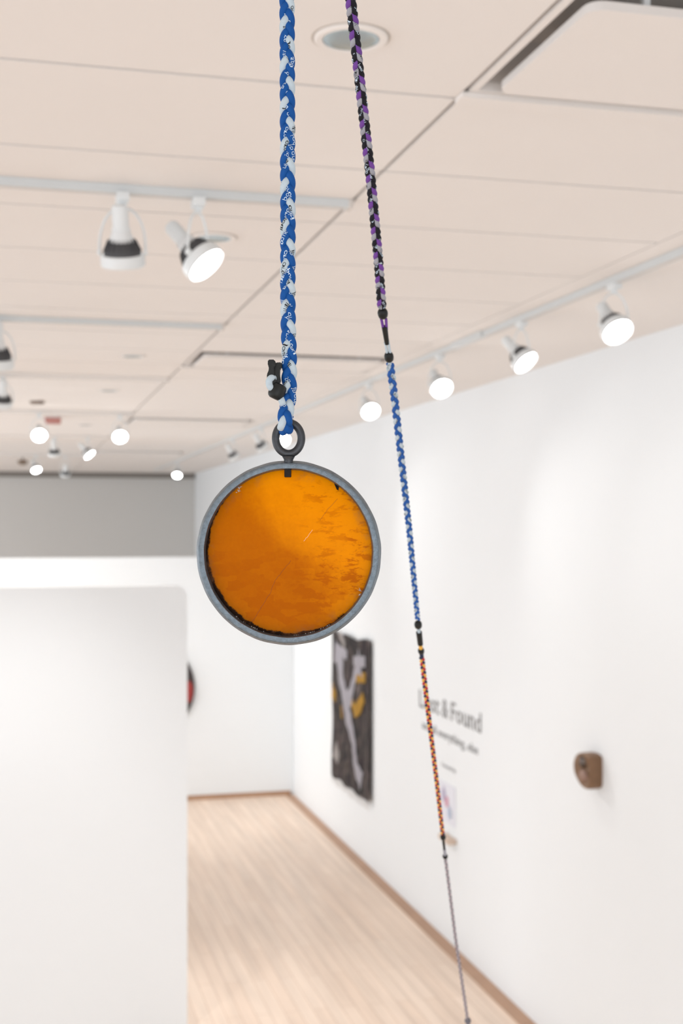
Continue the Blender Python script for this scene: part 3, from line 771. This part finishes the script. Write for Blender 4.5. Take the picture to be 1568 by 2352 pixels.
# black sealant creeping in from the rim, strongest lower left
rad = mth('SQRT', mth('ADD', mth('MULTIPLY', u, u), mth('MULTIPLY', v, v)))
side = mth('MULTIPLY_ADD', u, -.6, mth('MULTIPLY', v, -.65))
lim = mth('MULTIPLY_ADD', side, -.055, mth('MULTIPLY_ADD', noise(mapped((1, 1, 1)), 170, 5, .7), -.10, 1.045))
gunk = rng(mth('SUBTRACT', rad, lim), -.004, .012)
mxb = N('ShaderNodeMix'); mxb.data_type = 'RGBA'; Lk(gunk, mxb.inputs['Factor']); Lk(mxa.outputs['Result'], mxb.inputs['A']); mxb.inputs['B'].default_value = (.035, .018, .01, 1)
# pale dust film, patchy near the right edge
dust = mth('MULTIPLY', rng(rad, .86, .97), mth('MULTIPLY', rng(noise(mapped((1, 1, 1), 0, (.7, 0, 0)), 60, 6, .7), .50, .62), .35))
mxc = N('ShaderNodeMix'); mxc.data_type = 'RGBA'; Lk(dust, mxc.inputs['Factor']); Lk(mxb.outputs['Result'], mxc.inputs['A']); mxc.inputs['B'].default_value = (.42, .25, .16, 1)
colr = mxc.outputs['Result']
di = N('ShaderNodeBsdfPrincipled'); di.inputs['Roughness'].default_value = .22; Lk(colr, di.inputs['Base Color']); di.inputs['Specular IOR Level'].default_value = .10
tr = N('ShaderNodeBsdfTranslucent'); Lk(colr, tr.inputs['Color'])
bpn = N('ShaderNodeBump'); bpn.inputs['Strength'].default_value = .12; bpn.inputs['Distance'].default_value = .0006; Lk(noise(mapped((1, 1, 1)), 300, 4), bpn.inputs['Height']); Lk(bpn.outputs['Normal'], di.inputs['Normal'])
ms = N('ShaderNodeMixShader'); ms.inputs[0].default_value = .74; Lk(di.outputs[0], ms.inputs[1]); Lk(tr.outputs[0], ms.inputs[2])
ou = N('ShaderNodeOutputMaterial'); Lk(ms.outputs[0], ou.inputs['Surface'])
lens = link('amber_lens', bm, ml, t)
def lens_z(x, y):
    r = ((x-662.5)**2+(1270-y)**2)**.5*PX/R_; return -.0018-.0030*r*r+.00012
def hair(name, pts, w, m, par):
    bm = bmesh.new(); P2 = []
    for a, b_ in zip(pts, pts[1:]):
        for q in range(8): P2.append((a[0]+(b_[0]-a[0])*q/8+random.uniform(-.7, .7), a[1]+(b_[1]-a[1])*q/8+random.uniform(-.7, .7)))
    P2.append(pts[-1])
    tube(bm, [pp(x, y, lens_z(x, y)) for x, y in P2], w, 5, Vector((1, 0, 0))); return link(name, bm, m, par)
hair('crack', [(668, 1288), (648, 1312), (630, 1335), (620, 1362), (596, 1400), (578, 1430)], .00010, M['crack'], lens)
hair('scratch', [(697, 1243), (708, 1230), (717, 1217)], .00016, M['scratch'], lens)
hair('crack', [(735, 1195), (752, 1170), (775, 1145)], .00008, M['crack'], lens)
# black tabs and clear flakes round the lens
bm = bmesh.new(); box(bm, 0, 1, 0, 1, 0, 1)
bm.free()
bm = bmesh.new(); c0 = pp(660.5, 1084, -.0010)
box(bm, c0.x-8*PX, c0.x+8*PX, c0.y-12*PX, c0.y+8*PX, -.0035, -.0004); bevel(bm, .0007, 3); link('mounting_tab', bm, M['residue'], t)
bm = bmesh.new(); vs = [bm.verts.new(pp(x, y, lens_z(x, y)+.0004)) for x, y in ((765, 1105), (779, 1112), (777, 1126), (773, 1124))]; bm.faces.new(vs); bmesh.ops.solidify(bm, geom=bm.faces[:], thickness=.0008); link('sealant_blob', bm, M['residue'], t)
rnd = random.Random(4)
for (fx, fy, n_) in ((545, 1122, 9), (829, 1354, 3)):
    bm = bmesh.new()
    for q in range(n_):
        x, y = fx+rnd.gauss(0, 5), fy+rnd.gauss(0, 5); a = rnd.uniform(0, PI); l1, l2 = rnd.uniform(2, 6), rnd.uniform(.6, 1.5)
        vs = [bm.verts.new(pp(x+dx*math.cos(a)-dy*math.sin(a), y+dx*math.sin(a)+dy*math.cos(a), lens_z(x, y)+.0003+rnd.uniform(0, .0003))) for dx, dy in ((-l1, 0), (0, -l2), (l1, 0), (0, l2))]
        bm.faces.new(vs)
    bmesh.ops.solidify(bm, geom=bm.faces[:], thickness=.0001); link('clear_flake', bm, M['chip'], t, False)
bm = bmesh.new()
for q in range(34):
    a = math.radians(rnd.uniform(228, 300)); rr = 190.3*k; bmesh.ops.create_icosphere(bm, subdivisions=1, radius=rnd.uniform(.00012, .0003), matrix=Matrix.Translation((rr*math.cos(a), rr*math.sin(a), -.0036)))
o_ = link('sealant_bubbles', bm, M['chip'], t); o_['kind'] = 'stuff'
# eye bolt
bm = bmesh.new()
pts = [pp(662+29.5*math.cos(2*PI*q/64), 1006-35.5*math.sin(2*PI*q/64)*(1.0), -.003) for q in range(64)]
tube(bm, pts, 9.2*PX, 20, Vector((0, 0, 1)), closed=True); eb = link('eye_bolt_ring', bm, M['bolt'], t)
bm = bmesh.new(); c0 = pp(662, 1060)
lathe(bm, [(0, -.004), (10*k, -.004), (10*k, .0005), (11*k, .0020), (15*k, .0038), (0, .0042)], 24)
bm.transform(Matrix.Translation((c0.x, c0.y-.0005, -.003)) @ Matrix.Rotation(-PI/2, 4, 'X')); link('eye_bolt_shank', bm, M['bolt'], t)

# --- slanted chain of linked braided necklaces
TAB = [(-420, 750), (0, 805), (400, 850), (600, 869), (700, 876), (760, 884), (820, 893), (900, 904), (1060, 922), (1220, 940), (1435, 960), (1620, 981), (1790, 1002), (1923, 1017), (1967, 1022), (2150, 1045), (2345, 1074)]
def cd(y): return 1/(1.18-.61/2352*y)
def cx_(y):
    for (a, xa), (b_, xb) in zip(TAB, TAB[1:]):
        if y <= b_: return xa+(xb-xa)*(y-a)/(b_-a)
    return TAB[-1][1]+(y-2345)*.13
def cp(y): return P(cx_(y), y, cd(y))
def span(y0, y1, n=24): return [cp(y0+(y1-y0)*i/n) for i in range(n+1)]
def bead(par, y, rw, rh, m, name='clasp_bead'):
    p = cp(y)-par.location; q = UPV.rotation_difference((cp(y-5)-cp(y+5)).normalized()); r = rw*cd(y)/F; h = rh*cd(y)/F
    bm = bmesh.new(); lathe(bm, [(0, -h), (r*.55, -h*.93), (r*.88, -h*.62), (r, -h*.1), (r*.97, h*.35), (r*.78, h*.75), (r*.4, h*.97), (0, h)], 24)
    bm.transform(Matrix.Translation(p) @ q.to_matrix().to_4x4()); return link(name, bm, m, par)
def rod(par, name, y0, y1, w0, w1, m, dx0=0, dx1=0, flat=1):
    bm = bmesh.new(); pts, n_ = [], 6
    for i in range(n_+1):
        y = y0+(y1-y0)*i/n_; pts.append(cp(y)+RIGHT*((dx0+(dx1-dx0)*i/n_)*cd(y)/F)-par.location)
    tube(bm, pts, lambda i: (w0+(w1-w0)*i/n_)/2*cd(y0)/F, 12, RIGHT); return link(name, bm, m, par)
def loc_line(par, pts): return [p-par.location for p in pts]
def wpx(wa, wb, ya, yb): return lambda f: (wa+(wb-wa)*f)*cd(ya+(yb-ya)*f)/F
# 1 black and purple: from the ceiling to its clasp
p0 = cp(0); dirv = (cp(0)-cp(700)); dirv = dirv/dirv.z; topc = p0+dirv*(CEIL-p0.z)
t = thing('braided_necklace', 'black and purple braided necklace, uppermost section of the slanted chain', 'necklace', topc, group='necklaces linked into the slanted chain')
braid(t, loc_line(t, [topc]+span(0, 706)), lambda f: .0076, 2.75, [('purple_strand', M['purple'], None), ('black_strand', M['blackcord'], None), ('black_strand', M['blackcord'], 'black strand with silver lettering'), ('silver_strand', M['silver'], None)], .4, 10, 20,
      text=[None, (['spo', 'ili'], M['printw'], .45, 1), (['oron', 'jou'], M['printw'], .45, 1), (['ruo', 'il'], M['printb'], .45, 1)])
bead(t, 720, 12, 13, M['black']); rod(t, 'purple_loop', 732, 758, 6.5, 6.5, M['purple'], -5, -3); rod(t, 'purple_loop', 732, 756, 6.5, 6.5, M['purple'], 6, 4)
rod(t, 'clasp_body', 750, 790, 14, 11, M['black']); rod(t, 'white_loop', 786, 812, 6, 6, M['offwhite'], -4, -3); rod(t, 'white_loop', 784, 812, 6, 6, M['offwhite'], 3.5, 4)
# 2 blue and white
t = thing('braided_necklace', 'royal blue and white braided necklace, second section of the slanted chain', 'necklace', cp(820), group='necklaces linked into the slanted chain')
bead(t, 820, 11, 13, M['black']); rod(t, 'white_loop', 828, 842, 9, 9, M['offwhite'])
braid(t, loc_line(t, span(836, 1422)), wpx(20, 13, 836, 1422), 2.62, [('blue_strand', M['blue2'], None), ('white_strand', M['offwhite'], 'white strand with dark lettering'), ('blue_strand', M['blue2'], None)], 1.0, 10, 20,
      text=[None, (['oro', 'ilu', 'jou'], M['printb'], 0, 1), None])
bead(t, 1435, 9, 11, M['black']); rod(t, 'white_loop', 1444, 1456, 8, 8, M['offwhite'])
# 3 red, yellow, navy
t = thing('braided_necklace', 'red, yellow and navy braided necklace, third section of the slanted chain', 'necklace', cp(1460), group='necklaces linked into the slanted chain')
rod(t, 'clasp_body', 1452, 1480, 14, 13, M['black']); rod(t, 'yellow_loop', 1474, 1492, 9, 9, M['yellow']); bead(t, 1495, 7.5, 9, M['black']); rod(t, 'navy_loop', 1500, 1512, 10, 9, M['navy'])
braid(t, loc_line(t, span(1510, 1916)), wpx(13.5, 10.5, 1510, 1916), 2.5, [('red_strand', M['red'], None), ('yellow_strand', M['yellow'], None), ('navy_strand', M['navy'], None)], .2, 8, 16)
bead(t, 1923, 6.5, 8, M['black']); rod(t, 'clasp_body', 1928, 1958, 6.5, 5.5, M['black'])
# 4 grey
t = thing('braided_necklace', 'thin grey braided necklace, lowest section of the slanted chain', 'necklace', cp(1967), group='necklaces linked into the slanted chain')
rod(t, 'silver_loop', 1950, 1964, 7, 7, M['silver']); bead(t, 1967, 6.2, 6.5, M['black'])
braid(t, loc_line(t, span(1972, 2338)), wpx(8.4, 7.6, 1972, 2338), 3.2, [('grey_strand', M['greyc'], None), ('dark_grey_strand', M['greyd'], None), ('pink_grey_strand', M['pinkc'], None)], 0, 8, 14)
bead(t, 2345, 7.5, 8, M['greyd'])
# 5 below the frame, down to the floor
a = cp(2352); dv = cp(2352)-cp(2200); dv = dv/(-dv.z); endp = a+dv*a.z
t = thing('braided_necklace', 'end of the slanted chain running down to the floor below the picture', 'necklace', endp, group='necklaces linked into the slanted chain')
braid(t, loc_line(t, [a, endp]), lambda f: .006, 3.0, [('grey_strand', M['greyc'], None), ('dark_grey_strand', M['greyd'], None), ('pink_grey_strand', M['pinkc'], None)], 0, 6, 10)
